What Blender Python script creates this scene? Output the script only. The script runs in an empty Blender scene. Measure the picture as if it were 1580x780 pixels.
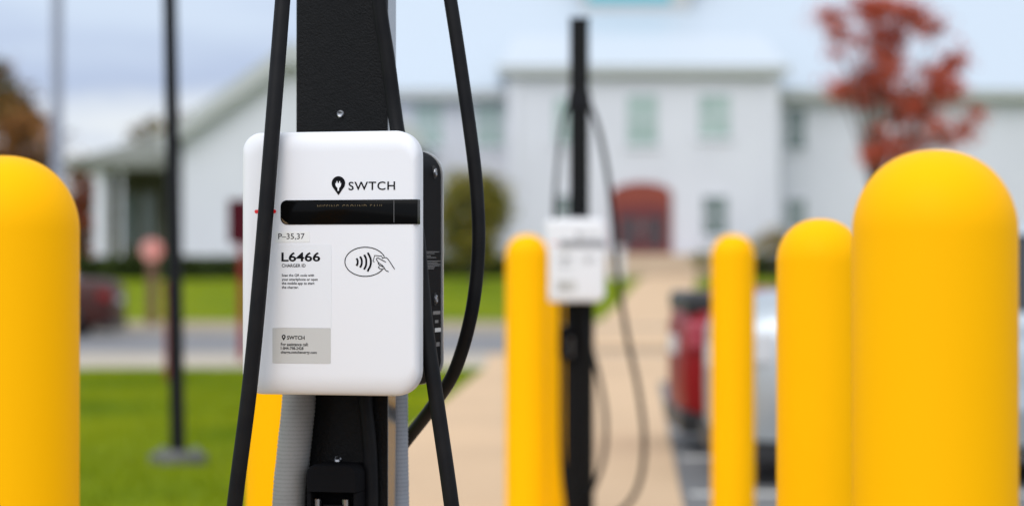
import bpy, bmesh, math, random
from mathutils import Vector, Matrix
random.seed(7)
PI = math.pi
S = bpy.context.scene
COL = S.collection

# ------------------------------------------------------------------ camera, sky, sun, exposure
FPX = 1580 * 85 / 36.0          # focal length in photo pixels
HOR = 409.0                     # horizon row in the photo
CAMH = 1.2
cam_d = bpy.data.cameras.new('camera'); cam = bpy.data.objects.new('camera', cam_d); COL.objects.link(cam)
cam_d.lens = 85; cam_d.sensor_width = 36; cam_d.clip_start = 0.1; cam_d.clip_end = 3000
cam.location = (0, 0, CAMH); cam.rotation_euler = (PI / 2 + math.atan((HOR - 390) / FPX), 0, 0)
cam_d.dof.use_dof = True; cam_d.dof.focus_distance = 3.42; cam_d.dof.aperture_fstop = 3.0
cam_d.dof.aperture_blades = 0
S.camera = cam

W = bpy.data.worlds.new('World'); S.world = W; W.use_nodes = True
nt = W.node_tree; nt.nodes.clear()
def wn(t, **k):
    n = nt.nodes.new(t)
    for a, b in k.items(): setattr(n, a, b)
    return n
SUN_EL, SUN_AZ = math.radians(44), math.radians(202)   # azimuth clockwise from +Y: behind the camera, to its left
sky = wn('ShaderNodeTexSky', sky_type='NISHITA', sun_disc=False, sun_elevation=SUN_EL, sun_rotation=SUN_AZ)
bg1 = wn('ShaderNodeBackground'); bg1.inputs[1].default_value = 0.10
nt.links.new(sky.outputs[0], bg1.inputs[0])
tc = wn('ShaderNodeTexCoord'); mp = wn('ShaderNodeMapping'); mp.inputs['Scale'].default_value = (6, 6, 26)
nt.links.new(tc.outputs['Generated'], mp.inputs[0])
nz = wn('ShaderNodeTexNoise'); nz.inputs['Scale'].default_value = 1.0; nz.inputs['Detail'].default_value = 5
nt.links.new(mp.outputs[0], nz.inputs['Vector'])
sx = wn('ShaderNodeSeparateXYZ'); nt.links.new(tc.outputs['Generated'], sx.inputs[0])
# cloud deck: bright band low over the horizon, grey-blue undersides above it, bright again overhead
ma = wn('ShaderNodeMath', operation='MULTIPLY_ADD'); ma.inputs[1].default_value = 0.10; nt.links.new(nz.outputs[0], ma.inputs[0]); nt.links.new(sx.outputs[2], ma.inputs[2])
cr = wn('ShaderNodeValToRGB'); e = cr.color_ramp.elements
e[0].position = 0.0; e[0].color = (.66, .70, .78, 1)
e[1].position = 1.0; e[1].color = (.98, 1.04, 1.14, 1)
for p, c in ((.07, (.76, .80, .86, 1)), (.100, (.84, .88, .94, 1)), (.120, (.47, .555, .77, 1)), (.134, (.49, .575, .79, 1)), (.162, (.66, .76, .93, 1)), (.3, (.76, .83, .96, 1))):
    q = e.new(p); q.color = c
nt.links.new(ma.outputs[0], cr.inputs[0])
# broad bright lobe added to the sky behind the camera, lifting upright faces
dp = wn('ShaderNodeVectorMath', operation='DOT_PRODUCT'); nt.links.new(tc.outputs['Generated'], dp.inputs[0])
dp.inputs[1].default_value = (math.sin(SUN_AZ) * .9, math.cos(SUN_AZ) * .9, .43)
gl = wn('ShaderNodeMapRange'); gl.inputs[1].default_value = -.25; gl.inputs[2].default_value = 1; gl.inputs[3].default_value = .93; gl.inputs[4].default_value = 1.7
nt.links.new(dp.outputs['Value'], gl.inputs[0])
bg2 = wn('ShaderNodeBackground'); nt.links.new(gl.outputs[0], bg2.inputs[1])
nt.links.new(cr.outputs[0], bg2.inputs[0])
mx = wn('ShaderNodeMixShader'); mx.inputs[0].default_value = 0.86
nt.links.new(bg1.outputs[0], mx.inputs[1]); nt.links.new(bg2.outputs[0], mx.inputs[2])
wo = wn('ShaderNodeOutputWorld'); nt.links.new(mx.outputs[0], wo.inputs[0])

sl = bpy.data.lights.new('sun', 'SUN'); sl.energy = 0.9; sl.angle = math.radians(40); sl.color = (1, .96, .92)
so = bpy.data.objects.new('sun', sl); COL.objects.link(so)
sd = Vector((math.sin(SUN_AZ) * math.cos(SUN_EL), math.cos(SUN_AZ) * math.cos(SUN_EL), math.sin(SUN_EL)))
so.rotation_euler = sd.to_track_quat('Z', 'Y').to_euler()

S.view_settings.view_transform = 'Standard'; S.view_settings.look = 'None'
S.view_settings.exposure = 0.17; S.view_settings.gamma = 1.0; S.view_settings.use_curve_mapping = False
S.render.engine = 'CYCLES'
S.cycles.use_denoising = True
S.cycles.max_bounces = 6

# ------------------------------------------------------------------ materials
def srgb(r, g, b):
    f = lambda v: (v / 255 / 12.92) if v / 255 <= .04045 else ((v / 255 + .055) / 1.055) ** 2.4
    return (f(r), f(g), f(b))
def mat(name, col, rough=.5, metal=0, noise=None, bump=None, emit=None, spec=.5, coat=0, stripes=None):
    """noise=(scale, amount, other colour), bump=(scale, strength, distance), stripes=(scale, strength) along local x"""
    m = bpy.data.materials.new(name); m.use_nodes = True
    t = m.node_tree; b = t.nodes['Principled BSDF']
    b.inputs['Base Color'].default_value = (*col, 1); b.inputs['Roughness'].default_value = rough
    b.inputs['Metallic'].default_value = metal; b.inputs['Specular IOR Level'].default_value = spec
    if coat: b.inputs['Coat Weight'].default_value = coat
    tcn = t.nodes.new('ShaderNodeTexCoord')
    if noise:
        n = t.nodes.new('ShaderNodeTexNoise'); n.inputs['Scale'].default_value = noise[0]; n.inputs['Detail'].default_value = 6
        t.links.new(tcn.outputs['Object'], n.inputs['Vector'])
        r = t.nodes.new('ShaderNodeMapRange'); r.inputs[1].default_value = .35; r.inputs[2].default_value = .65
        r.inputs[3].default_value = 0; r.inputs[4].default_value = noise[1]
        t.links.new(n.outputs[0], r.inputs[0])
        x = t.nodes.new('ShaderNodeMix'); x.data_type = 'RGBA'
        x.inputs[6].default_value = (*col, 1); x.inputs[7].default_value = (*noise[2], 1)
        t.links.new(r.outputs[0], x.inputs[0]); t.links.new(x.outputs[2], b.inputs['Base Color'])
    if bump:
        n = t.nodes.new('ShaderNodeTexNoise'); n.inputs['Scale'].default_value = bump[0]; n.inputs['Detail'].default_value = 3
        t.links.new(tcn.outputs['Object'], n.inputs['Vector'])
        p = t.nodes.new('ShaderNodeBump'); p.inputs['Strength'].default_value = bump[1]; p.inputs['Distance'].default_value = bump[2]
        t.links.new(n.outputs[0], p.inputs['Height']); t.links.new(p.outputs[0], b.inputs['Normal'])
    if stripes:
        n = t.nodes.new('ShaderNodeTexWave'); n.inputs['Scale'].default_value = stripes[0]; n.bands_direction = stripes[2]; n.wave_profile = 'SAW'
        t.links.new(tcn.outputs['Object'], n.inputs['Vector'])
        p = t.nodes.new('ShaderNodeBump'); p.inputs['Strength'].default_value = stripes[1]; p.inputs['Distance'].default_value = .02
        t.links.new(n.outputs[0], p.inputs['Height']); t.links.new(p.outputs[0], b.inputs['Normal'])
    if emit:
        b.inputs['Emission Color'].default_value = (*emit[0], 1); b.inputs['Emission Strength'].default_value = emit[1]
    return m
M = {}
M['yellow'] = mat('yellow_plastic', (1.0, .475, .0005), .5, noise=(3, .5, (.97, .455, .0005)), bump=(160, .05, .002), spec=.05)
M['cover'] = mat('white_plastic', (.75, .75, .755), .34, bump=(500, .02, .0005))
M['black_body'] = mat('black_plastic', (.007, .007, .008), .75, bump=(900, .12, .0004), spec=.05)
M['wrinkle'] = mat('black_wrinkle_coat', (.0045, .0045, .0045), .42, bump=(420, .8, .0014), noise=(60, .4, (.008, .008, .008)), spec=.15)
M['rubber'] = mat('black_rubber', (.007, .007, .008), .5, noise=(25, .7, (.0125, .012, .0115)), bump=(300, .12, .0006), spec=.12)
M['grey_post'] = mat('grey_anodised', (.40, .40, .40), .26, .9, noise=(14, .4, (.34, .34, .35)))
M['conduit'] = mat('grey_conduit', (.25, .25, .24), .55, noise=(18, .7, (.19, .19, .18)))
M['conduit2'] = mat('bluegrey_conduit', (.27, .29, .32), .55, noise=(18, .5, (.22, .23, .26)))
for k in ('conduit', 'conduit2'):        # darker bands standing for the grooves of the corrugation
    t = M[k].node_tree; b = t.nodes['Principled BSDF']; src = b.inputs['Base Color'].links[0].from_socket
    tcn = t.nodes.new('ShaderNodeTexCoord'); wv = t.nodes.new('ShaderNodeTexWave'); wv.bands_direction = 'Z'; wv.inputs['Scale'].default_value = 52
    wv.inputs['Distortion'].default_value = 2.5; wv.inputs['Detail Scale'].default_value = 8
    t.links.new(tcn.outputs['Object'], wv.inputs['Vector'])
    mr = t.nodes.new('ShaderNodeMapRange'); mr.inputs[1].default_value = .0; mr.inputs[2].default_value = .45; mr.inputs[3].default_value = .86; mr.inputs[4].default_value = 1.03
    t.links.new(wv.outputs[1], mr.inputs[0])
    vm = t.nodes.new('ShaderNodeVectorMath'); vm.operation = 'SCALE'; t.links.new(src, vm.inputs[0]); t.links.new(mr.outputs[0], vm.inputs['Scale']); t.links.new(vm.outputs[0], b.inputs['Base Color'])
M['ink'] = mat('black_ink', (.004, .0045, .006), .6, spec=.08)
M['ink_soft'] = mat('grey_ink', (.012, .012, .013), .6, spec=.1)
M['white_ink'] = mat('white_ink', (.8, .8, .8), .5)
M['glass_black'] = mat('black_display_glass', (.003, .003, .003), .15, spec=.06)
M['glass_glare'] = mat('sky_glare_glass', (.24, .24, .25), .3, spec=.4)  # far display: sky reflection painted as a lighter grey base
M['lcd'] = mat('amber_pixels', (.06, .042, .014), .5, emit=((.30, .19, .05), .10))
M['amber_reflection'] = mat('brown_reflection', (.12, .075, .03), .5)  # inner reflection in the display corner, painted tan-brown
M['red_led'] = mat('red_indicator', (.45, .005, .008), .3, emit=((.8, .01, .01), .2))
M['sticker'] = mat('taupe_sticker', (.52, .51, .475), .5, noise=(40, .3, (.49, .48, .45)))
M['clear'] = mat('pale_sticker', (.725, .73, .735), .45)
M['tape'] = mat('yellowed_tape', (.75, .75, .70), .45, noise=(60, .8, (.76, .76, .75)))
M['steel'] = mat('dark_steel', (.35, .35, .36), .28, 1)
M['silver'] = mat('silver_trim', (.55, .55, .54), .35, .6)
M['label_grey'] = mat('label_grey', (.16, .16, .16), .5)
M['label_white'] = mat('label_white', (.6, .6, .58), .5)
M['dark_hole'] = mat('recess_black', (.004, .004, .004), .7)
M['concrete'] = mat('warm_concrete', (.63, .44, .27), .85, noise=(.5, .9, (.55, .385, .24)), bump=(60, .2, .004), spec=.1)
M['kerb'] = mat('pale_kerb', (.47, .41, .33), .9, noise=(.8, .8, (.39, .34, .27)), spec=.15)
M['asphalt'] = mat('worn_asphalt', (.225, .22, .22), .9, noise=(.7, .7, (.19, .187, .187)), bump=(120, .4, .004), spec=.2)
M['lot'] = mat('lot_asphalt', (.16, .155, .15), .85, noise=(1.2, .7, (.12, .12, .12)), bump=(120, .4, .004))
M['paint'] = mat('road_paint', (.75, .73, .66), .7)
M['grass'] = mat('lawn_grass', (.20, .235, .003), .95, noise=(.4, 1, (.10, .155, .003)), bump=(30, .6, .03), spec=.05)
M['blade'] = mat('grass_blade', (.235, .27, .003), .8, noise=(.4, 1, (.12, .18, .003)), spec=.05)
M['soil'] = mat('base_soil', (.18, .15, .1), .95)
M['siding'] = mat('white_siding', (.66, .66, .70), .6, noise=(.35, .7, (.60, .60, .64)), stripes=(1.6, .35, 'X'))
M['siding_plain'] = mat('white_boards', (.69, .69, .73), .55, noise=(2, .4, (.64, .64, .68)))
M['trim'] = mat('grey_trim', (.44, .45, .44), .6)
M['bay_roof'] = mat('pale_bay_roof', (.53, .58, .62), .42, .1, stripes=(.55, .25, 'X'))
M['roof'] = mat('pale_metal_roof', (.48, .54, .59), .40, .15, stripes=(.55, .25, 'X'))
M['porch_roof'] = mat('grey_shingle', (.19, .195, .165), .8, noise=(3, .6, (.14, .145, .12)), spec=.15)
M['porch_back'] = mat('olive_boards', (.075, .08, .045), .8, noise=(1.2, .8, (.12, .13, .085)), spec=.1)
M['pane'] = mat('greenish_pane', (.36, .46, .42), .12, noise=(.8, .8, (.28, .38, .34)))
M['pane_dark'] = mat('dark_pane', (.10, .14, .13), .1, noise=(.8, .8, (.18, .24, .22)))
M['brick'] = mat('red_brick', (.27, .055, .03), .8, noise=(4, .7, (.19, .04, .03)))
M['door_dark'] = mat('dark_door_glass', (.055, .035, .04), .2)
M['door_red'] = mat('dark_red_frame', (.13, .018, .02), .5)
M['teal'] = mat('teal_glass', (.10, .42, .50), .15)
M['tan_stone'] = mat('tan_stone', (.52, .40, .28), .85, noise=(2, .6, (.45, .34, .23)))
M['tan_dark'] = mat('tan_step_stone', (.36, .25, .15), .85, noise=(2, .6, (.31, .21, .13)))
M['black_pole'] = mat('black_pole_paint', (.007, .007, .009), .45, spec=.15)
M['base_grey'] = mat('cast_base_grey', (.14, .135, .132), .8, noise=(12, .9, (.08, .078, .076)))
M['grey_pole'] = mat('grey_pole_paint', (.26, .28, .33), .6)
M['red_post'] = mat('dark_red_paint', (.20, .012, .012), .5, spec=.2)
M['rust_post'] = mat('brown_post', (.14, .07, .035), .7)
M['pink_sign'] = mat('faded_red_sign', (.60, .17, .13), .5, noise=(5, 1, (.66, .36, .30)))
M['maroon'] = mat('maroon_sign', (.055, .002, .007), .5, spec=.12)
M['bark'] = mat('bark', (.06, .045, .035), .9, noise=(10, .7, (.09, .07, .055)))
for k, c in dict(red1=(.56, .105, .055), red2=(.42, .062, .036), red3=(.62, .20, .12),
                 grn1=(.08, .105, .03), grn2=(.03, .05, .015), org1=(.33, .135, .03), org2=(.21, .085, .022),
                 oli1=(.30, .235, .03), oli2=(.17, .165, .025), hed1=(.06, .085, .016), hed2=(.04, .06, .012),
                 pnk1=(.38, .25, .20), brn1=(.12, .07, .035)).items():
    M[k] = mat('leaf_' + k, c, .65, spec=.25)
def paint(name, c, metal=.0):
    return mat(name, c, .25, metal, coat=.6)
M['car_red'] = mat('red_paint', (.22, .003, .006), .4, spec=.2)
M['car_silver'] = mat('silver_paint', (.46, .50, .52), .38, .6, coat=.2)
M['car_maroon'] = mat('maroon_paint', (.055, .016, .012), .45, spec=.25)
M['car_glass'] = mat('car_glass', (.02, .022, .025), .06)
M['tyre'] = mat('tyre', (.015, .015, .015), .8)
M['rim'] = mat('rim', (.5, .5, .5), .3, .9)
M['tail'] = mat('tail_lens', (.36, .045, .065), .25)
M['lens'] = mat('clear_lens', (.6, .6, .6), .1)
M['black_trim'] = mat('black_trim', (.012, .012, .012), .5)
M['plate'] = mat('plate_white', (.6, .6, .6), .5)

# ------------------------------------------------------------------ helpers
def obj(name, bm, m, parent=None, smooth=False, mats=None):
    me = bpy.data.meshes.new(name)
    bmesh.ops.recalc_face_normals(bm, faces=bm.faces[:]) if len(bm.faces) < 60000 and not mats else None
    bm.to_mesh(me); bm.free()
    for mm in (mats or [m]): me.materials.append(mm)
    if smooth:
        for p in me.polygons: p.use_smooth = True
    o = bpy.data.objects.new(name, me); COL.objects.link(o)
    if parent: o.parent = parent
    return o
def tag(o, label=None, cat=None, group=None, kind=None):
    if label: o['label'] = label
    if cat: o['category'] = cat
    if group: o['group'] = group
    if kind: o['kind'] = kind
    return o
def thing(name, label, cat, loc=(0, 0, 0), rz=0, group=None):
    o = bpy.data.objects.new(name, None); COL.objects.link(o)
    o.location = loc; o.rotation_euler = (0, 0, rz); o.empty_display_size = .1
    return tag(o, label, cat, group)
def box(bm, x0, x1, y0, y1, z0, z1, bev=0):
    r = bmesh.ops.create_cube(bm, size=1)
    vs = r['verts']
    for v in vs:
        v.co = Vector((x0 + (v.co.x + .5) * (x1 - x0), y0 + (v.co.y + .5) * (y1 - y0), z0 + (v.co.z + .5) * (z1 - z0)))
    if bev:
        es = list({e for v in vs for e in v.link_edges})
        bmesh.ops.bevel(bm, geom=es, offset=bev, segments=3, profile=.5, affect='EDGES')
def BOX(*a, bev=0):
    bm = bmesh.new(); box(bm, *a, bev=bev); return bm
def tube(bm, pts, rad, n=14, cap=True):
    pts = [Vector(p) for p in pts]
    rr = rad if isinstance(rad, (list, tuple)) else [rad] * len(pts)
    rings = []; up = None
    for i, p in enumerate(pts):
        t = (pts[min(i + 1, len(pts) - 1)] - pts[max(i - 1, 0)]).normalized()
        if up is None: up = t.orthogonal().normalized()
        up = (up - t * up.dot(t)).normalized(); s = t.cross(up)
        rings.append([bm.verts.new(p + (up * math.cos(2 * PI * k / n) + s * math.sin(2 * PI * k / n)) * rr[i]) for k in range(n)])
    for a, b in zip(rings, rings[1:]):
        for k in range(n): bm.faces.new((a[k], a[(k + 1) % n], b[(k + 1) % n], b[k]))
    if cap: bm.faces.new(rings[0][::-1]); bm.faces.new(rings[-1])
def spline(pts, step=10):
    P = [Vector(p) for p in pts]; out = []
    Q = [P[0] * 2 - P[1]] + P + [P[-1] * 2 - P[-2]]
    for i in range(1, len(Q) - 2):
        a, b, c, d = Q[i - 1:i + 3]
        for k in range(step):
            t = k / step
            out.append(.5 * ((2 * b) + (c - a) * t + (2 * a - 5 * b + 4 * c - d) * t * t + (3 * b - a - 3 * c + d) * t ** 3))
    out.append(P[-1]); return out
def lathe(bm, prof, n=48, c=(0, 0, 0)):
    """prof = [(r, z)] bottom to top"""
    rings = []
    for r, z in prof:
        if r < 1e-6: rings.append([bm.verts.new((c[0], c[1], c[2] + z))])
        else: rings.append([bm.verts.new((c[0] + r * math.cos(2 * PI * k / n), c[1] + r * math.sin(2 * PI * k / n), c[2] + z)) for k in range(n)])
    for a, b in zip(rings, rings[1:]):
        for k in range(n):
            k2 = (k + 1) % n
            if len(a) == 1 and len(b) == 1: continue
            if len(a) == 1: bm.faces.new((a[0], b[k2], b[k]))
            elif len(b) == 1: bm.faces.new((a[k], a[k2], b[0]))
            else: bm.faces.new((a[k], a[k2], b[k2], b[k]))
    if len(rings[0]) > 1: bm.faces.new(rings[0][::-1])
    if len(rings[-1]) > 1: bm.faces.new(rings[-1])
def rrect(x0, x1, z0, z1, r, n=10):
    """rounded rectangle outline (x, z), counter-clockwise; r = one radius or four (bottom-left, bottom-right, top-right, top-left)"""
    R = r if isinstance(r, (list, tuple)) else [r] * 4
    out = []
    for (cx, cz, a0, rad) in ((x0 + R[0], z0 + R[0], PI, R[0]), (x1 - R[1], z0 + R[1], 1.5 * PI, R[1]), (x1 - R[2], z1 - R[2], 0, R[2]), (x0 + R[3], z1 - R[3], .5 * PI, R[3])):
        for k in range(n + 1):
            a = a0 + .5 * PI * k / n
            out.append((cx + rad * math.cos(a), cz + rad * math.sin(a)))
    return out
def loft_y(bm, loops):
    """loops = [(y, [(x, z)...])]; skins them and caps both ends"""
    rings = [[bm.verts.new((x, y, z)) for x, z in pts] for y, pts in loops]
    n = len(rings[0])
    for a, b in zip(rings, rings[1:]):
        for k in range(n): bm.faces.new((a[k], a[(k + 1) % n], b[(k + 1) % n], b[k]))
    bm.faces.new(rings[0]); bm.faces.new(rings[-1][::-1])
def prism(bm, pts, z0, z1):
    a = [bm.verts.new((x, y, z0)) for x, y in pts]; b = [bm.verts.new((x, y, z1)) for x, y in pts]
    n = len(pts)
    for k in range(n): bm.faces.new((a[k], a[(k + 1) % n], b[(k + 1) % n], b[k]))
    bm.faces.new(a[::-1]); bm.faces.new(b)
def at(px, py, d):
    """a measured photo direction at depth d -> metres"""
    return Vector(((px - 790) / FPX * d, d, CAMH + (HOR - py) / FPX * d))
def shade_auto(o, deg=35):
    for p in o.data.polygons: p.use_smooth = True
    o.data.set_sharp_from_angle(angle=math.radians(deg))

# ------------------------------------------------------------------ the setting: ground, road, paths
def rise(d):     # the campus lawn climbs gently from the far kerb to the building
    t = max(0, min(1, (d - 50) / 38)); return .72 * t * t * (3 - 2 * t)
g = obj('ground', BOX(-900, 900, -60, 1500, -.6, -.14), M['soil']); tag(g, kind='structure')
EDGE = lambda d: -1.47 + .041 * d            # lawn / footpath edge
LOT = lambda d: .24 + .0509 * d              # footpath / parking edge
bm = bmesh.new(); prism(bm, [(-60, 2.35), (EDGE(2.35), 2.35), (EDGE(28.2), 28.2), (-60, 28.2)], -.135, 0)
tag(obj('lawn', bm, M['grass']), kind='structure')
bm = bmesh.new(); prism(bm, [(EDGE(2.35), 2.35), (LOT(2.35), 2.35), (LOT(25), 25), (30, 25), (30, 32.6), (EDGE(28.2), 32.6), (EDGE(28.2), 28.2)], -.135, .004)
tag(obj('footpath', bm, M['concrete']), kind='structure')
bm = bmesh.new(); prism(bm, [(-60, 28.2), (EDGE(28.2), 28.2), (EDGE(28.2), 32.6), (-60, 32.6)], -.135, .004)
tag(obj('roadside_pavement', bm, M['kerb']), kind='structure')
bm = bmesh.new(); prism(bm, [(-60, -40), (30, -40), (30, 25), (LOT(25), 25), (LOT(2.35), 2.35), (-60, 2.35)], -.135, -.004)
tag(obj('parking_lot', bm, M['lot']), kind='structure')
bm = bmesh.new()
for d in (12.75, 15.15, 17.6, 20.0, 22.4): box(bm, LOT(d) + .05, LOT(d) + 5.2, d - .05, d + .05, -.0035, 0)
tag(obj('stall_markings', bm, M['paint']), kind='structure')
tag(obj('kerb', BOX(-60, 30, 32.6, 32.8, -.135, .01), M['kerb']), kind='structure')
tag(obj('road', BOX(-200, 200, 32.8, 47, -.135, -.11), M['asphalt']), kind='structure')
tag(obj('far_kerb', BOX(-200, 200, 47, 47.2, -.135, .02), M['kerb']), kind='structure')
bm = bmesh.new(); prism(bm, [(1.2, 36.5), (2.9, 36.5), (3.6, 47), (1.5, 47)], -.109, -.02)
tag(obj('crossing_ramp', bm, M['concrete']), kind='structure')
def strip(name, m, f, d0, d1, n=30, lift=0):
    bm = bmesh.new(); prev = None
    for i in range(n + 1):
        d = d0 + (d1 - d0) * i / n; x0, x1 = f(d); z = rise(d) + lift
        r = (bm.verts.new((x0, d, z)), bm.verts.new((x1, d, z)))
        if prev: bm.faces.new((prev[0], prev[1], r[1], r[0]))
        prev = r
    return tag(obj(name, bm, m, smooth=True), kind='structure')
strip('hillside_lawn', M['grass'], lambda d: (-400, 400), 47.2, 400, 80)
M['verge'] = mat('worn_verge', (.40, .31, .19), .95, noise=(.5, .8, (.31, .25, .14)), spec=.1)
strip('far_pavement', M['verge'], lambda d: (-200, 200), 47.2, 51.5, 6, .012)
strip('entrance_path', M['concrete'], lambda d: (1.5 + (d - 47) * .081, 3.4 + (d - 47) * .081), 47.2, 92, 30, .024)
# real blades on the near lawn
bm = bmesh.new()
for i in range(26000):
    d = 9 + 19 * random.random() ** 1.3; x = EDGE(d) - .02 - random.random() * 4.5
    h = random.uniform(.03, .075); a = random.random() * PI; w = .005
    dx, dy = math.cos(a) * w, math.sin(a) * w; lx, ly = random.gauss(0, .02), random.gauss(0, .02)
    bm.faces.new((bm.verts.new((x - dx, d - dy, 0)), bm.verts.new((x + dx, d + dy, 0)), bm.verts.new((x + lx, d + ly, h))))
o = obj('grass', bm, None, mats=[M['blade']]); tag(o, 'short mown green grass on the near lawn', 'grass', kind='stuff')

# ------------------------------------------------------------------ buildings
def window(parent, xc, zc, w, h, y, pane, name='window'):
    """frame sits 6 cm proud of the wall at y, pane set back inside it, with a meeting rail, mullion and a sill"""
    bm = bmesh.new(); t = .07
    box(bm, xc - w / 2 - t, xc - w / 2, y - .06, y + .02, zc - h / 2 - t, zc + h / 2 + t)
    box(bm, xc + w / 2, xc + w / 2 + t, y - .06, y + .02, zc - h / 2 - t, zc + h / 2 + t)
    box(bm, xc - w / 2, xc + w / 2, y - .057, y + .02, zc + h / 2, zc + h / 2 + t)
    box(bm, xc - w / 2, xc + w / 2, y - .057, y + .02, zc - h / 2 - t, zc - h / 2)
    box(bm, xc - w / 2, xc + w / 2, y - .04, y + .01, zc - .03, zc + .03)
    box(bm, xc - .02, xc + .02, y - .035, y + .01, zc - h / 2, zc + h / 2)
    f = obj(name, bm, M['siding_plain'], parent)
    obj('pane', BOX(xc - w / 2, xc + w / 2, y - .015, y - .005, zc - h / 2, zc + h / 2), pane, f)
    obj('sill', BOX(xc - w / 2 - .12, xc + w / 2 + .12, y - .12, y - .06, zc - h / 2 - t - .06, zc - h / 2 - t), M['siding_plain'], f)
    return f
def pw(x0, x1, y0, y1, d):     # photo rectangle on a facade at depth d -> centre x, centre z, width, height
    a, b = at(x0, y1, d), at(x1, y0, d); return ((a.x + b.x) / 2, (a.z + b.z) / 2, b.x - a.x, b.z - a.z)
hall = thing('long_hall', 'long white two storey hall with pale metal roof and arched brick red entrance', 'building', (0, 0, 0))
D1, D0 = 100.0, 97.0
xl, xr = at(470, 0, D1).x, at(1900, 0, D1).x
ze = at(0, 146, D1).z
obj('wall', BOX(xl, xr, D1, D1 + 14, .3, ze), M['siding'], hall)
bm = bmesh.new(); zr = 13.35
loops = []
for x in (xl - .4, xr + .4):
    loops.append([bm.verts.new((x, y, z)) for y, z in ((D1 - .6, ze + .02), (D1 - .6, ze + .22), (D1 + 7, zr), (D1 + 14.7, ze + .22), (D1 + 14.7, ze + .02))])
for k in range(5): bm.faces.new((loops[0][k], loops[0][(k + 1) % 5], loops[1][(k + 1) % 5], loops[1][k]))
bm.faces.new(loops[0]); bm.faces.new(loops[1][::-1])
obj('roof', bm, M['roof'], hall)
obj('eave_trim', BOX(xl - .45, xr + .45, D1 - .68, D1 - .602, ze - .20, ze + .2), M['trim'], hall)
# entrance bay
bl, br = at(783, 0, D0).x, at(1202, 0, D0).x; zb = at(0, 112, D0).z
obj('entrance_bay', BOX(bl, br, D0, D1 + .3, .3, zb), M['siding'], hall)
bm = bmesh.new(); zt = 10.75
b0 = [bm.verts.new((x, y, z)) for x, y, z in ((bl - .35, D0 - .4, zb + .02), (br + .35, D0 - .4, zb + .02), (br + .35, D1 + 6, zb + .02), (bl - .35, D1 + 6, zb + .02))]
b1 = [bm.verts.new((x, y, z)) for x, y, z in ((bl - .35, D0 - .4, zb + .25), (br + .35, D0 - .4, zb + .25), (br + .35, D1 + 6, zb + .25), (bl - .35, D1 + 6, zb + .25))]
b2 = [bm.verts.new((x, y, z)) for x, y, z in ((bl + .3, D0 + 3.6, zt), (br - .3, D0 + 3.6, zt), (br - .3, D1 + 5, zt), (bl + .3, D1 + 5, zt))]
for a, b in ((b0, b1), (b1, b2)):
    for k in range(4): bm.faces.new((a[k], a[(k + 1) % 4], b[(k + 1) % 4], b[k]))
bm.faces.new(b0[::-1]); bm.faces.new(b2)
obj('bay_roof', bm, M['bay_roof'], hall)
obj('bay_cornice', BOX(bl - .42, br + .42, D0 - .48, D0 - .402, zb - .10, zb + .26), M['trim'], hall)
for x in (bl + .25, br - .25):
    obj('corner_board', BOX(x - .25, x + .25, D0 - .05, D0 - .002, .3, zb - .02), M['siding_plain'], hall)
# cupola on the ridge
cl_, cr_ = at(898, 0, 105.6).x, at(1066, 0, 105.6).x
cup = obj('cupola', BOX(cl_, cr_, 105.3, 109.2, 12.0, 14.6), M['trim'], hall)
obj('cupola_glass', BOX(cl_ + .25, cr_ - .9, 105.26, 105.295, 12.62, 14.3), M['teal'], cup)
bm = bmesh.new()
r0 = [bm.verts.new(p) for p in ((cl_ - .3, 105, 14.602), (cr_ + .3, 105, 14.602), (cr_ + .3, 109.5, 14.602), (cl_ - .3, 109.5, 14.602))]
ap = bm.verts.new(((cl_ + cr_) / 2, 107.25, 17))
for k in range(4): bm.faces.new((r0[k], r0[(k + 1) % 4], ap))
bm.faces.new(r0[::-1]); obj('cupola_roof', bm, M['roof'], cup)
# windows of the bay and the wings
for (x0, x1, y0, y1, d, pn) in ((856, 886, 150, 222, D0, 'pane'), (968, 1014, 146, 224, D0, 'pane'), (1079, 1126, 146, 212, D0, 'pane'),
                                (857, 886, 302, 362, D0, 'pane_dark'), (1085, 1122, 303, 362, D0, 'pane_dark'),
                                (734, 776, 158, 226, D1, 'pane'), (1213, 1243, 168, 230, D1, 'pane_dark'), (1213, 1243, 308, 352, D1, 'pane_dark'),
                                (1330, 1368, 160, 228, D1, 'pane'), (1600, 1638, 160, 228, D1, 'pane'),
                                (1600, 1638, 305, 362, D1, 'pane_dark'), (640, 682, 158, 226, D1, 'pane')):
    window(hall, *pw(x0, x1, y0, y1, d), d, M[pn])
for px in (795, 1190, 1206):
    d = D0 if px < 1200 else D1
    x = at(px, 0, d).x; obj('downpipe', BOX(x - .06, x + .06, d - .14, d - .055, .5, (zb if px < 1200 else ze) - .32), M['siding_plain'], hall)
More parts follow.
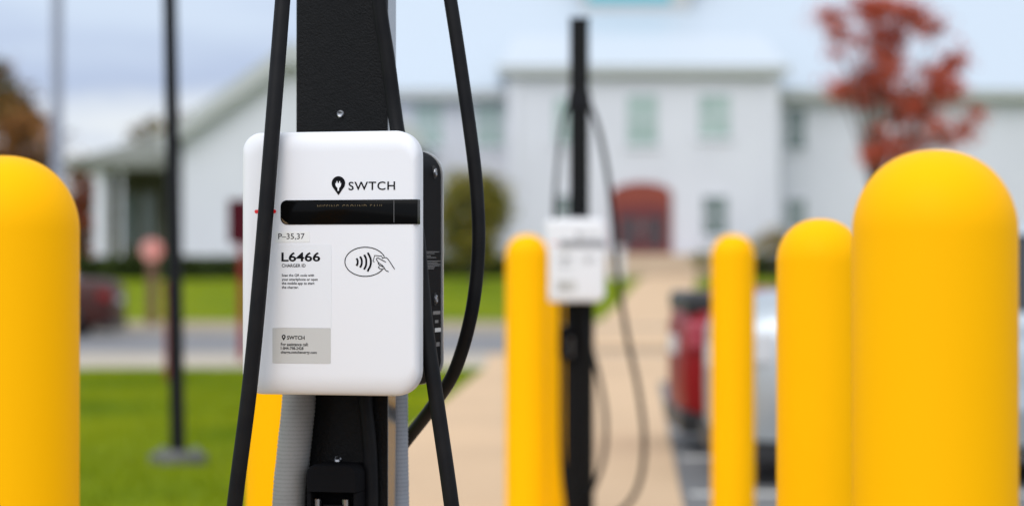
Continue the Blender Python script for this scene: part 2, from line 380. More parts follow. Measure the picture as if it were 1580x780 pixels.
# arched brick entrance
xc, zc, w, h = pw(946, 1034, 284, 392, D0)
zf = zc - h / 2
def arch(x0, x1, z0, zs, zt, n=16):
    c = (x0 + x1) / 2; hw = (x1 - x0) / 2
    return [(x0, z0), (x1, z0)] + [(c + hw * math.cos(PI * k / n), zs + (zt - zs) * math.sin(PI * k / n)) for k in range(n + 1)]
bm = bmesh.new(); loft_y(bm, [(D0 - .12, arch(xc - w / 2 - .06, xc + w / 2 + .06, zf, zc + h * .36, zc + h / 2 + .08)), (D0 - .002, arch(xc - w / 2 - .06, xc + w / 2 + .06, zf, zc + h * .36, zc + h / 2 + .08))])
en = obj('entrance_arch', bm, M['brick'], hall)
obj('transom', BOX(xc - w * .45, xc + w * .45, D0 - .15, D0 - .121, zf + h * .56, zf + h * .70), M['door_red'], en)
for s in (-1, 1):
    x0 = xc + (0.02 if s > 0 else -w * .45); x1 = xc + (w * .45 if s > 0 else -.02)
    dr = obj('entrance_door', BOX(x0, x1, D0 - .17, D0 - .121, zf, zf + h * .555), M['door_red'], hall)
    obj('pane', BOX(x0 + .11, x1 - .11, D0 - .18, D0 - .171, zf + .3, zf + h * .53), M['door_dark'], dr)
    obj('handle', BOX(xc + s * .08 - .02, xc + s * .08 + .02, D0 - .22, D0 - .171, zf + .9, zf + 1.3), M['steel'], dr)
# steps and landing
obj('landing', BOX(xc - 2.2, xc + 2.6, 93.6, D0 - .2, .4, zf - .01), M['tan_stone'], hall)
for k in range(5):
    obj('step', BOX(xc - 1.7, xc + 2.2, 93.6 - .36 * (k + 1), 93.598 - .36 * k, .4, zf - .17 * (k + 1)), M['tan_stone'], hall)
bm = bmesh.new(); box(bm, at(957, 0, 91).x, at(1066, 0, 91).x, 90.6, 91.2, .4, at(0, 428, 91).z); w_ = thing('planter_wall', 'low tan stone wall with pale coping before the entrance steps', 'wall', (0, 0, 0))
obj('wall_face', bm, M['tan_dark'], w_); obj('coping', BOX(at(955, 0, 91).x, at(1068, 0, 91).x, 90.5, 91.3, at(0, 428, 91).z + .003, at(0, 420, 91).z), M['tan_stone'], w_)
# gabled house with porch
D2 = 88.0
gh = thing('gabled_house', 'white gable ended house with a columned porch on its left side', 'building', (0, 0, 0))
gx0, gx1 = at(281, 0, D2).x, at(622, 0, D2).x; gze, gza = at(0, 205, D2).z, at(0, 84, D2).z; gxm = (gx0 + gx1) / 2
bm = bmesh.new(); loft_y(bm, [(D2, [(gx0, .3), (gx1, .3), (gx1, gze), (gxm, gza - .1), (gx0, gze)]), (D2 + 11.9, [(gx0, .3), (gx1, .3), (gx1, gze), (gxm, gza - .1), (gx0, gze)])])
obj('wall', bm, M['siding'], gh)
bm = bmesh.new(); o_ = .7; sl_ = (gza - gze) / (gxm - gx0)
prof = [(gx0 - o_, gze - o_ * sl_ + .02), (gxm, gza), (gx1 + o_, gze - o_ * sl_ + .02), (gx1 + o_, gze - o_ * sl_ + .40), (gxm, gza + .42), (gx0 - o_, gze - o_ * sl_ + .40)]
loft_y(bm, [(D2 - .5, prof), (D2 + 12, prof)]); obj('roof', bm, M['roof'], gh)
bm = bmesh.new(); prof2 = [(gx0 - o_ - .03, gze - o_ * sl_ - .25), (gxm, gza - .32), (gx1 + o_ + .03, gze - o_ * sl_ - .25), (gx1 + o_ + .03, gze - o_ * sl_ + .42), (gxm, gza + .45), (gx0 - o_ - .03, gze - o_ * sl_ + .42)]
loft_y(bm, [(D2 - .58, prof2), (D2 - .502, prof2)]); obj('rake_trim', bm, M['trim'], gh)
# porch
px0, px1 = at(112, 0, D2 + 1).x, gx0 - .01
pz = at(0, 262, D2 + 1).z
obj('porch_wall', BOX(px0 + .5, px1, D2 + 4.2, D2 + 9, .3, pz + .6), M['porch_back'], gh)
bm = bmesh.new()
a = [bm.verts.new(p) for p in ((px0 - .3, D2 + .4, pz + .02), (px1, D2 + .4, pz + .02), (px1, D2 + 9.5, pz + .02), (px0 - .3, D2 + 9.5, pz + .02))]
b = [bm.verts.new(p) for p in ((px0 - .3, D2 + .4, pz + .3), (px1, D2 + .4, pz + .3), (px1, D2 + 9.5, pz + .3), (px0 - .3, D2 + 9.5, pz + .3))]
c = [bm.verts.new(p) for p in ((px0 + 2.0, D2 + 4.5, pz + 1.25), (px1, D2 + 4.5, pz + 1.7), (px1, D2 + 5.5, pz + 1.7), (px0 + 2.0, D2 + 5.5, pz + 1.25))]
for u, v in ((a, b), (b, c)):
    for k in range(4): bm.faces.new((u[k], u[(k + 1) % 4], v[(k + 1) % 4], v[k]))
bm.faces.new(a[::-1]); bm.faces.new(c); obj('porch_roof', bm, M['porch_roof'], gh)
obj('porch_floor', BOX(px0, px1, D2 + .6, D2 + 4.2, .3, at(0, 402, D2 + 1).z), M['tan_dark'], gh)
for px in (156, 187, 262):
    x = at(px, 0, D2 + 1).x; cw = .20 if px == 156 else .05
    bm = bmesh.new(); box(bm, x - cw, x + cw, D2 + .8, D2 + .8 + 2 * cw, at(0, 400, D2 + 1).z, pz)
    box(bm, x - cw - .06, x + cw + .06, D2 + .74, D2 + .86 + 2 * cw, pz - .2, pz - .005)
    box(bm, x - cw - .06, x + cw + .06, D2 + .74, D2 + .86 + 2 * cw, at(0, 402, D2 + 1).z + .005, at(0, 395, D2 + 1).z)
    obj('porch_column', bm, M['siding_plain'], gh)
for px in (200, 229):
    x, z, w, h = pw(px - 8, px + 8, 300, 378, D2 + 4.2)
    f = obj('porch_window', BOX(x - w / 2 - .06, x + w / 2 + .06, D2 + 4.16, D2 + 4.199, z - h / 2 - .06, z + h / 2 + .06), M['porch_roof'], gh)
    obj('pane', BOX(x - w / 2, x + w / 2, D2 + 4.14, D2 + 4.159, z - h / 2, z + h / 2), M['pane_dark'], f)


# ------------------------------------------------------------------ plants
def leaves(bm, c, r, n, size, nm, squash=1.0):
    c = Vector(c)
    for i in range(n):
        v = Vector((random.gauss(0, 1), random.gauss(0, 1), random.gauss(0, 1))).normalized() * min(1.7, abs(random.gauss(0, .72))) * r
        v.z *= squash; p = c + v
        q = Matrix.Rotation(random.random() * 2 * PI, 3, 'Z') @ Matrix.Rotation(random.random() * PI, 3, 'X')
        s = size * random.uniform(.6, 1.3)
        f = bm.faces.new([bm.verts.new(p + q @ Vector(k)) for k in ((-s * .5, 0, 0), (0, -s * .32, s * .08), (s * .5, 0, 0), (0, s * .32, s * .08))])
        f.material_index = random.randrange(nm)
def tree(name, label, base, trunk_h, trunk_r, clumps, dens, leaf, mats, group=None, cat='tree'):
    """clumps = [(x, y, z, r)] in metres relative to the base"""
    t = thing(name, label, cat, base, 0, group)
    bm = bmesh.new()
    tube(bm, spline([(0, 0, -.1), (.02, 0, trunk_h * .5), (0, 0, trunk_h)], 5), [trunk_r * (1.25 - .6 * k / 10) for k in range(11)], 9)
    for ci, (x, y, z, r) in enumerate(clumps):
        if ci % 3 and len(clumps) > 20: continue
        z0 = trunk_h * random.uniform(.55, .95)
        tube(bm, spline([(0, 0, z0), (x * .45, y * .45, z0 + (z - z0) * .55), (x, y, z + r * .4)], 4), [trunk_r * .42 * (1 - .1 * k) for k in range(9)], 6)
    obj('trunk', bm, M['bark'], t, True)
    bm = bmesh.new()
    for (x, y, z, r) in clumps: leaves(bm, (x, y, z), r, int(dens * r * r), leaf, len(mats), .85)
    obj('crown', bm, None, t, mats=mats)
    return t
def clumps_px(lst, d, base, grow=1.0):
    out = []
    for (px, py, r) in lst:
        p = at(px, py, d); out.append((p.x - base[0], random.uniform(-.8, .8), p.z - base[2], r / FPX * d * grow))
    return out
DT = 60.0
tb = (at(1352, 0, DT).x, DT, rise(DT))
tree('red_maple', 'sparse young tree with dark red autumn leaves before the white hall', tb, 3.6, .13,
     clumps_px([(1278, 28, 22), (1300, 46, 18), (1330, 14, 26), (1362, 8, 26), (1392, 22, 26), (1425, 42, 22), (1448, 44, 12), (1372, 48, 24),
                (1360, 84, 26), (1345, 112, 28), (1366, 118, 22), (1320, 134, 22), (1292, 136, 18), (1338, 140, 20), (1290, 84, 12), (1362, 134, 14), (1345, 60, 14),
                (1478, 88, 20), (1462, 108, 22), (1440, 130, 24), (1416, 150, 26), (1452, 146, 20), (1424, 176, 22), (1400, 165, 16), (1470, 140, 16),
                (1480, 205, 20), (1462, 216, 14), (1500, 178, 14), (1430, 214, 18), (1395, 214, 20), (1358, 222, 22), (1340, 240, 18), (1375, 238, 18), (1410, 236, 18), (1450, 196, 10), (1345, 200, 12), (1385, 64, 18), (1382, 96, 18), (1388, 180, 20), (1378, 150, 16), (1424, 110, 10), (1440, 200, 14), (1318, 70, 10), (1334, 160, 14), (1400, 28, 20), (1345, 30, 18)], DT, tb, 1.3),
     2300, .13, [M['red1'], M['red2'], M['red1'], M['red3']])
def ball_px(cx, cy, rx, ry, n, r):
    out = []
    for i in range(n):
        a = random.random() * 2 * PI; q = math.sqrt(random.random())
        out.append((cx + rx * q * math.cos(a), cy + ry * q * math.sin(a), r * random.uniform(.7, 1.2)))
    return out
def px_tree(name, label, px, d, th, tr, lst, dens, leaf, mats, group=None, cat='tree'):
    b = (at(px, 0, d).x, d, rise(d)); return tree(name, label, b, th, tr, clumps_px(lst, d, b), dens, leaf, mats, group, cat)
px_tree('shrub_tree', 'olive green and yellow rounded shrub tree left of the second charger', 735, 76, .9, .1,
        ball_px(733, 328, 42, 52, 36, 24) + ball_px(722, 385, 46, 18, 14, 18), 1000, .18, [M['oli1'], M['oli2'], M['grn1'], M['oli1']])
px_tree('shrub', 'small olive shrub by the hall wall right of the entrance', 1192, 86, .3, .06, ball_px(1192, 378, 26, 18, 12, 16), 500, .15, [M['oli2'], M['oli1'], M['org2']], cat='shrub')
px_tree('shrub', 'low yellow green shrub beside the entrance steps', 1078, 90, .2, .05, ball_px(1080, 400, 12, 10, 7, 10), 600, .14, [M['oli1'], M['grn1']], cat='shrub')
px_tree('autumn_tree', 'tall tree with dark green top over brown autumn leaves at the left', 8, 118, 4, .25,
        ball_px(4, 150, 28, 46, 20, 26) + ball_px(34, 190, 24, 30, 14, 20), 200, .34, [M['grn1'], M['grn1'], M['org1'], M['org2']])
px_tree('autumn_tree', 'rusty orange autumn tree below the dark green one', 36, 112, 2.5, .2,
        ball_px(36, 240, 52, 62, 44, 26), 230, .32, [M['org1'], M['org2'], M['brn1'], M['org1']])
px_tree('autumn_tree', 'small pale pinkish tree beside the grey pole', 70, 108, 2, .12, ball_px(70, 222, 14, 22, 7, 14), 110, .28, [M['pnk1'], M['org1'], M['pnk1']])
px_tree('autumn_tree', 'red brown bushy tree left of the porch', 118, 104, 1.5, .15, ball_px(126, 320, 22, 56, 26, 22), 260, .28, [M['red2'], M['brn1'], M['org2']])
px_tree('autumn_tree', 'dark brown bushy tree low beside the porch and the left bollard', 90, 110, 1.2, .15, ball_px(96, 365, 42, 44, 20, 22), 190, .3, [M['brn1'], M['org2'], M['red2'], M['grn2']])
px_tree('autumn_tree', 'brown and olive tree showing above the porch roof', 235, 120, 4, .2, ball_px(232, 208, 26, 24, 12, 18), 180, .3, [M['oli2'], M['brn1'], M['org2']])
px_tree('autumn_tree', 'reddish brown tree tip beside the gable of the white house', 297, 122, 5, .2, ball_px(292, 186, 14, 16, 8, 13), 200, .28, [M['org2'], M['red2'], M['brn1']])
# clipped hedge along the front of the house
def hedge(name, label, x0, x1, y0, y1, z0, z1, n):
    t = thing(name, label, 'hedge', ((x0 + x1) / 2, (y0 + y1) / 2, z0))
    bm = bmesh.new()
    w2, d2, h = (x1 - x0) / 2, (y1 - y0) / 2, z1 - z0
    for i in range(n):
        p = Vector((random.uniform(-w2, w2), random.uniform(-d2, d2), random.uniform(0, h * (1 + random.gauss(0, .03)))))
        q = Matrix.Rotation(random.random() * 2 * PI, 3, 'Z') @ Matrix.Rotation(random.random() * PI, 3, 'X'); s = random.uniform(.08, .16)
        f = bm.faces.new([bm.verts.new(p + q @ Vector(k)) for k in ((-s, 0, 0), (0, -s * .6, 0), (s, 0, 0), (0, s * .6, 0))]); f.material_index = random.randrange(2)
    obj('foliage', bm, None, t, mats=[M['hed1'], M['hed2']])
    x = -w2 + .5
    while x < w2:
        bm = bmesh.new(); tube(bm, [(x, 0, -.1), (x + .05, .05, h * .8)], [.04, .02], 6); obj('stem', bm, M['bark'], t); x += 1.3
hz0, hz1 = rise(85), at(0, 397, 85).z
hedge('hedge', 'clipped dark green hedge in front of the porch and gabled house', at(105, 0, 85).x, at(480, 0, 85).x, 84.4, 85.8, hz0, hz1, 16000)
hedge('hedge', 'clipped dark green hedge along the hall left of the entrance', at(640, 0, 93).x, at(860, 0, 93).x, 92.4, 93.6, rise(93), at(0, 396, 93).z, 6000)
hedge('hedge', 'clipped dark green hedge along the hall right of the entrance', at(1090, 0, 94).x, at(1700, 0, 94).x, 93.6, 94.8, rise(94), at(0, 392, 94).z, 9000)

# ------------------------------------------------------------------ poles and signs
def pole_thing(name, label, cat, px, d, h, r0, r1, m, base=None, lean=0, base_m=None):
    t = thing(name, label, cat, (at(px, 0, d).x, d, rise(d) if d > 47 else 0))
    bm = bmesh.new(); tube(bm, [(lean * k / 8 * h, 0, .0 + h * k / 8) for k in range(9)], [r0 + (r1 - r0) * k / 8 for k in range(9)], 18)
    p = obj('pole', bm, m, t); shade_auto(p)
    if base:
        bm = bmesh.new(); lathe(bm, base, 28); b = obj('base', bm, base_m or m, t); shade_auto(b)
        for k in range(4):
            a = PI / 4 + k * PI / 2; q = obj('anchor_bolt', BOX(.14 * math.cos(a) - .015, .14 * math.cos(a) + .015, .14 * math.sin(a) - .015, .14 * math.sin(a) + .015, base[1][1] + .001, base[1][1] + .04), M['steel'], t)
    return t
lp = pole_thing('lamp_post', 'slim black lamp post with round flange base on the near lawn', 'lamp post', 275, 14.7, 4.6, .048, .040, M['black_pole'],
                [(.175, 0), (.175, .05), (.165, .058), (.07, .06), (.062, .075), (.05, .08)], lean=-.0185, base_m=M['base_grey'])
bm = bmesh.new(); lathe(bm, [(.03, 0), (.11, .03), (.13, .34), (.16, .36), (.05, .45), (0, .47)], 20, (-.0185 * 4.6, 0, 4.6)); obj('lantern', bm, M['black_pole'], lp)
gp = pole_thing('light_pole', 'pale grey tall light pole far off at the left', 'light pole', 88, 42, 11, .105, .085, M['grey_pole'], [(.2, 0), (.2, .4), (.13, .42)])
obj('luminaire', BOX(-.1, .8, -.15, .15, 11.0, 11.12, bev=.03), M['grey_pole'], gp)
rp = pole_thing('marker_post', 'short dark red marker post just behind the lamp post', 'post', 265, 25.2, 1.0, .07, .07, M['red_post'])
bm = bmesh.new(); lathe(bm, [(.075, .9), (.08, .93), (.08, 1.0), (.05, 1.04), (0, 1.05)], 18); obj('cap', bm, M['red_post'], rp)
# maroon sign board partly hidden by the near charger
ms = thing('sign_board', 'dark maroon sign board on red post left of the near charger', 'sign', (at(374, 0, 30.3).x, 30.3, .004))
obj('post', BOX(-.045, .045, -.03, .03, 0, 2.0), M['red_post'], ms)
z0 = at(0, 376, 30.3).z; z1 = at(0, 308, 30.3).z
obj('panel', BOX(-.175, .30, -.06, -.031, z0, z1, bev=.01), M['maroon'], ms)
# faded red sign across the road
ps = thing('road_sign', 'faded pinkish red octagonal sign on brown post across the road', 'sign', (at(235, 0, 47.9).x, 47.9, 0))
obj('post', BOX(-.10, .10, -.05, .05, 0, at(0, 385, 47.9).z), M['rust_post'], ps)
z0, z1 = at(0, 408, 47.9).z, at(0, 362, 47.9).z
bm = bmesh.new(); h_ = .215; zc = (z0 + z1) / 2; oc = [(h_ / math.cos(PI / 8) * math.cos(PI / 8 + k * PI / 4), zc + h_ / math.cos(PI / 8) * math.sin(PI / 8 + k * PI / 4)) for k in range(8)]
loft_y(bm, [(-.09, oc), (-.055, oc)])
obj('panel', bm, M['pink_sign'], ps)
# white utility post near the entrance
up = thing('utility_post', 'short white post beside the entrance path', 'post', (at(953, 0, 86).x, 86, rise(86)))
obj('shaft', BOX(-.2, .2, -.2, .2, 0, at(0, 384, 86).z - rise(86), bev=.03), M['siding_plain'], up); obj('cap', BOX(-.24, .24, -.24, .24, at(0, 384, 86).z - rise(86) + .002, at(0, 380, 86).z - rise(86)), M['siding_plain'], up)

# ------------------------------------------------------------------ parked cars (length along +x, tail at x = 0)
def make_car(name, label, loc, rz, body_m, group, tail_m=None):
    t = thing(name, label, 'car', loc, rz, group)
    st = [(0.0, .72, .26, .80, .86), (.03, .79, .23, .87, .95), (.09, .84, .21, .92, 1.02), (.30, .87, .20, .945, 1.06), (.55, .89, .20, .95, 1.07), (.95, .905, .19, .945, 1.04), (1.5, .91, .18, .94, 1.0),
          (2.2, .915, .18, .93, .99), (2.9, .91, .18, .92, .985), (3.4, .905, .18, .905, .975), (3.8, .895, .19, .87, .935), (4.15, .87, .2, .80, .87), (4.4, .80, .23, .70, .77), (4.53, .70, .3, .62, .68), (4.58, .58, .4, .56, .60)]
    bm = bmesh.new(); rings = []
    for x, hw, zb, zs, zt in st:
        half = [(0, zb), (hw * .80, zb), (hw * .95, zb + .05), (hw * .985, zb + .16), (hw, zb + .45 * (zs - zb)), (hw * .995, zb + .7 * (zs - zb)), (hw * .975, zs - .06), (hw * .93, zs), (hw * .80, zs + .55 * (zt - zs)), (hw * .5, zs + .88 * (zt - zs)), (0, zt)]
        ring = half + [(-a, b) for a, b in half[-2:0:-1]]
        rings.append([bm.verts.new((x, a, b)) for a, b in ring])
    n = len(rings[0])
    for a, b in zip(rings, rings[1:]):
        for k in range(n): bm.faces.new((a[k], a[(k + 1) % n], b[(k + 1) % n], b[k]))
    bm.faces.new(rings[0]); bm.faces.new(rings[-1][::-1])
    o = obj('body', bm, body_m, t); shade_auto(o, 40)
    for (a, b) in ((1.15, 2.22), (2.26, 3.3)):      # doors: panel set a few millimetres proud, with handle
        for s in (-1, 1):
            bm = bmesh.new(); vs = []
            for (x, z, y) in ((a, .42, .917), (b, .42, .917), (b, .885, .892), (a + .05, .885, .892)):
                vs.append(bm.verts.new((x, s * y, z)))
            bm.faces.new(vs); e = bmesh.ops.extrude_face_region(bm, geom=bm.faces[:])
            for v in e['geom']:
                if isinstance(v, bmesh.types.BMVert): v.co.y -= s * .03
            d_ = obj('door', bm, body_m, t)
            obj('handle', BOX(a + .10, a + .28, s * .93 - .012, s * .93 + .012, .79, .82), M['black_trim'], d_)
    def quad_loop(z, x0, x1, hw, r):
        return [(x, y, z) for x, y in rrect(x0, x1, -hw, hw, r, 4)]
    bm = bmesh.new(); lv = [quad_loop(.94, .62, 3.42, .80, .18), quad_loop(1.18, .98, 2.98, .72, .18), quad_loop(1.385, 1.38, 2.56, .615, .16)]
    rg = [[bm.verts.new(p) for p in l] for l in lv]; n = len(rg[0])
    for a, b in zip(rg, rg[1:]):
        for k in range(n): bm.faces.new((a[k], a[(k + 1) % n], b[(k + 1) % n], b[k]))
    bm.faces.new(rg[0][::-1]); bm.faces.new(rg[-1])
    o = obj('windows', bm, M['car_glass'], t); shade_auto(o, 45)
    bm = bmesh.new(); lv = [quad_loop(1.375, 1.30, 2.64, .635, .18), quad_loop(1.41, 1.34, 2.58, .62, .18), quad_loop(1.445, 1.52, 2.40, .50, .2)]
    rg = [[bm.verts.new(p) for p in l] for l in lv]
    for a, b in zip(rg, rg[1:]):
        for k in range(n): bm.faces.new((a[k], a[(k + 1) % n], b[(k + 1) % n], b[k]))
    bm.faces.new(rg[0][::-1]); bm.faces.new(rg[-1])
    o = obj('roof', bm, body_m, t); shade_auto(o, 50)
    for s in (-1, 1):
        for pts in ([(.66, .76, .95), (1.0, .71, 1.18), (1.40, .60, 1.39)], [(3.38, .76, .95), (2.96, .71, 1.18), (2.55, .60, 1.39)], [(2.2, .815, .95), (2.16, .735, 1.18), (2.1, .63, 1.39)]):
            bm = bmesh.new(); tube(bm, [(x, s * y, z) for x, y, z in pts], .035, 8); obj('pillar', bm, body_m, t, True)
        bm = bmesh.new(); box(bm, .015, .26, s * .60 if s > 0 else -.868, .868 if s > 0 else -.60, .66, .85, bev=.03); obj('tail_light', bm, tail_m or M['tail'], t)
        bm = bmesh.new(); box(bm, 4.22, 4.46, s * .50 if s > 0 else -.83, .83 if s > 0 else -.50, .58, .70, bev=.03); obj('headlight', bm, M['lens'], t)
        obj('mirror', BOX(2.95, 3.12, s * .92 - .08, s * .92 + .08, .95, 1.07, bev=.03), body_m, t)
        for wx in (.93, 3.68):
            bm = bmesh.new(); tube(bm, [(wx, s * .72, .335), (wx, s * .925, .335)], .375, 32); obj('wheel_arch', bm, M['black_trim'], t)
            bm = bmesh.new(); lathe(bm, [(.20, -.10), (.30, -.105), (.32, -.08), (.325, 0), (.32, .08), (.30, .105), (.20, .10)], 36)
            for v in bm.verts: v.co = Vector((wx + v.co.x, s * (.84 + v.co.z), .325 + v.co.y))
            ty = obj('wheel', bm, M['tyre'], t, True)
            bm = bmesh.new(); lathe(bm, [(.205, 0), (.205, .103), (.17, .095), (.06, .085), (.05, .10), (0, .10)], 30)
            for v in bm.verts: v.co = Vector((wx + v.co.x, s * (.84 + v.co.z), .325 + v.co.y))
            obj('rim', bm, M['rim'], ty)
    obj('bumper_insert', BOX(-.02, .3, -.80, .80, .13, .27, bev=.02), M['black_trim'], t)
    obj('number_plate', BOX(-.03, .005, -.26, .26, .62, .74), M['plate'], t)
    obj('grille', BOX(4.50, 4.585, -.42, .42, .38, .54, bev=.01), M['black_trim'], t)
    return t
DA, DB = 15.3, 13.0
make_car('parked_car', 'silver sedan mostly hidden by yellow bollards at the right', (at(1124, 0, DB).x, DB + .92, -.004), 0, M['car_silver'], 'cars parked in the lot stalls', M['lens'])
rc = make_car('parked_car', 'red sedan whose tail shows left of a yellow bollard', (at(1057, 0, DA).x, DA + .92, -.004), 0, M['car_red'], 'cars parked in the lot stalls')
obj('dark_deck_block', BOX(.012, .40, -.80, .80, .885, 1.03, bev=.04), M['black_trim'], rc)  # added dark block, standing in for the dark reflection on the boot deck
make_car('parked_car', 'dark maroon sedan on the road behind the left yellow bollard', (at(172, 0, 44).x, 44.9, -.11), PI, M['car_maroon'], None, M['red_post'])

# ------------------------------------------------------------------ bollards
def bollard(label, px, d, top, r=.0895):
    z = CAMH + (HOR - top) / FPX * d
    t = thing('safety_bollard', label, 'bollard', (at(px, 0, d).x, d, .004), random.random(), 'yellow domed bollards round the chargers')
    prof = [(r * 1.0, .02), (r, z - .094)] + [(r * math.cos(a) ** .9, z - .094 + .090 * math.sin(a)) for a in [PI / 2 * k / 16 for k in range(1, 16)]] + [(0, z - .004)]
    bm = bmesh.new(); lathe(bm, prof, 72); o = obj('sleeve', bm, M['yellow'], t); shade_auto(o, 60)
    bm = bmesh.new(); lathe(bm, [(.135, 0), (.135, .012), (.11, .019), (r * .9, .0195)], 40); obj('footing', bm, M['kerb'], t)
bollard('large yellow bollard cut off by the left edge of the photo', 6, 2.89, 240)
bollard('largest yellow bollard, at the right of the photo before the cars', 1442.5, 2.63, 231)
bollard('yellow bollard partly hidden behind the largest one at the right', 1265, 5.0, 337)
bollard('thin looking distant yellow bollard between the red and silver cars', 1131, 9.88, 361)
bollard('distant yellow bollard directly left of the second charger', 813, 10.0, 361)
bollard('farthest yellow bollard, half hidden behind the second charger', 843, 11.6, 373)
bollard('yellow bollard showing under the near charger behind its grey conduit', 446, 5.0, 338)

# ------------------------------------------------------------------ charging stations
YAW = math.radians(-15)
C1 = Vector((at(511, 0, 3.43).x, 3.43, 0))
AX = Vector((math.cos(YAW), math.sin(YAW), 0)); AY = Vector((-math.sin(YAW), math.cos(YAW), 0))
def to_local(p, c=C1, yaw=YAW):
    q = Vector(p) - c; return Matrix.Rotation(-yaw, 3, 'Z') @ q
def F(px, py, ly):          # photo point on the plane local y = ly of the near station -> (local x, local z)
    X = Vector(((px - 790) / FPX, 1, (HOR - py) / FPX))
    k = (ly + C1.dot(AY) - 0) / X.dot(AY); P = X * k + Vector((0, 0, CAMH)); q = to_local(P); return (q.x, q.z)
def G(px, py, lx):          # the same on a side plane local x = lx -> (local y, local z)
    X = Vector(((px - 790) / FPX, 1, (HOR - py) / FPX))
    k = (lx + C1.dot(AX)) / X.dot(AX); P = X * k + Vector((0, 0, CAMH)); q = to_local(P); return (q.y, q.z)
def text_mesh(s, x0, z0, x1, z1, y, bold=0, cut=None, thick=.00025, spacing=1.0):
    cu = bpy.data.curves.new('lettering', 'FONT'); cu.body = s; cu.size = 1; cu.offset = bold; cu.space_character = spacing; cu.resolution_u = 4
    to = bpy.data.objects.new('lettering', cu); COL.objects.link(to)
    bpy.context.view_layer.update()
    me = bpy.data.meshes.new_from_object(to.evaluated_get(bpy.context.evaluated_depsgraph_get()))
    bpy.data.objects.remove(to); bpy.data.curves.remove(cu)
    bm = bmesh.new(); bm.from_mesh(me); bpy.data.meshes.remove(me)
    xs = [v.co.x for v in bm.verts]; zs = [v.co.y for v in bm.verts]
    a, b, c, d = min(xs), max(xs), min(zs), max(zs)
    for v in bm.verts: v.co = Vector((x0 + (v.co.x - a) / (b - a) * (x1 - x0), y, z0 + (v.co.y - c) / (d - c) * (z1 - z0)))
    if cut: bmesh.ops.bisect_plane(bm, geom=bm.verts[:] + bm.edges[:] + bm.faces[:], plane_co=(0, 0, z0 + cut * (z1 - z0)), plane_no=(0, 0, 1), clear_inner=True)
    e = bmesh.ops.extrude_face_region(bm, geom=bm.faces[:])
    for v in e['geom']:
        if isinstance(v, bmesh.types.BMVert): v.co.y -= thick
    return bm
def ribbon(bm, pts, w, y, thick=.00025):
    """flat printed stroke through (x, z) points"""
    n = len(pts); L, R = [], []
    for i in range(n):
        a = Vector(pts[max(i - 1, 0)]); b = Vector(pts[min(i + 1, n - 1)]); t = (b - a).normalized(); nn = Vector((-t.y, t.x)) * w / 2
        p = Vector(pts[i]); L.append(p + nn); R.append(p - nn)
    for i in range(n - 1):
        q = [L[i], R[i], R[i + 1], L[i + 1]]
        f = [bm.verts.new((v.x, y - thick, v.y)) for v in q]; k = [bm.verts.new((v.x, y, v.y)) for v in q]
        bm.faces.new(f); bm.faces.new(k[::-1])
        for j in range(4): bm.faces.new((f[j], k[j], k[(j + 1) % 4], f[(j + 1) % 4]))
def spl2(pts, n=6):
    return [(v.x, v.y) for v in spline([(a, b, 0) for a, b in pts], n)]

def pin_mesh(cx, cz, r, tip, y, thick=.0003):
    pts = []
    a0 = math.radians(-28)
    for k in range(33):
        a = a0 + (PI - 2 * a0) * k / 32; pts.append((cx + r * math.cos(a), cz + r * math.sin(a)))
    pts.append((cx, tip))
    bm = bmesh.new(); loft_y(bm, [(y - thick, pts), (y, pts)]); return bm

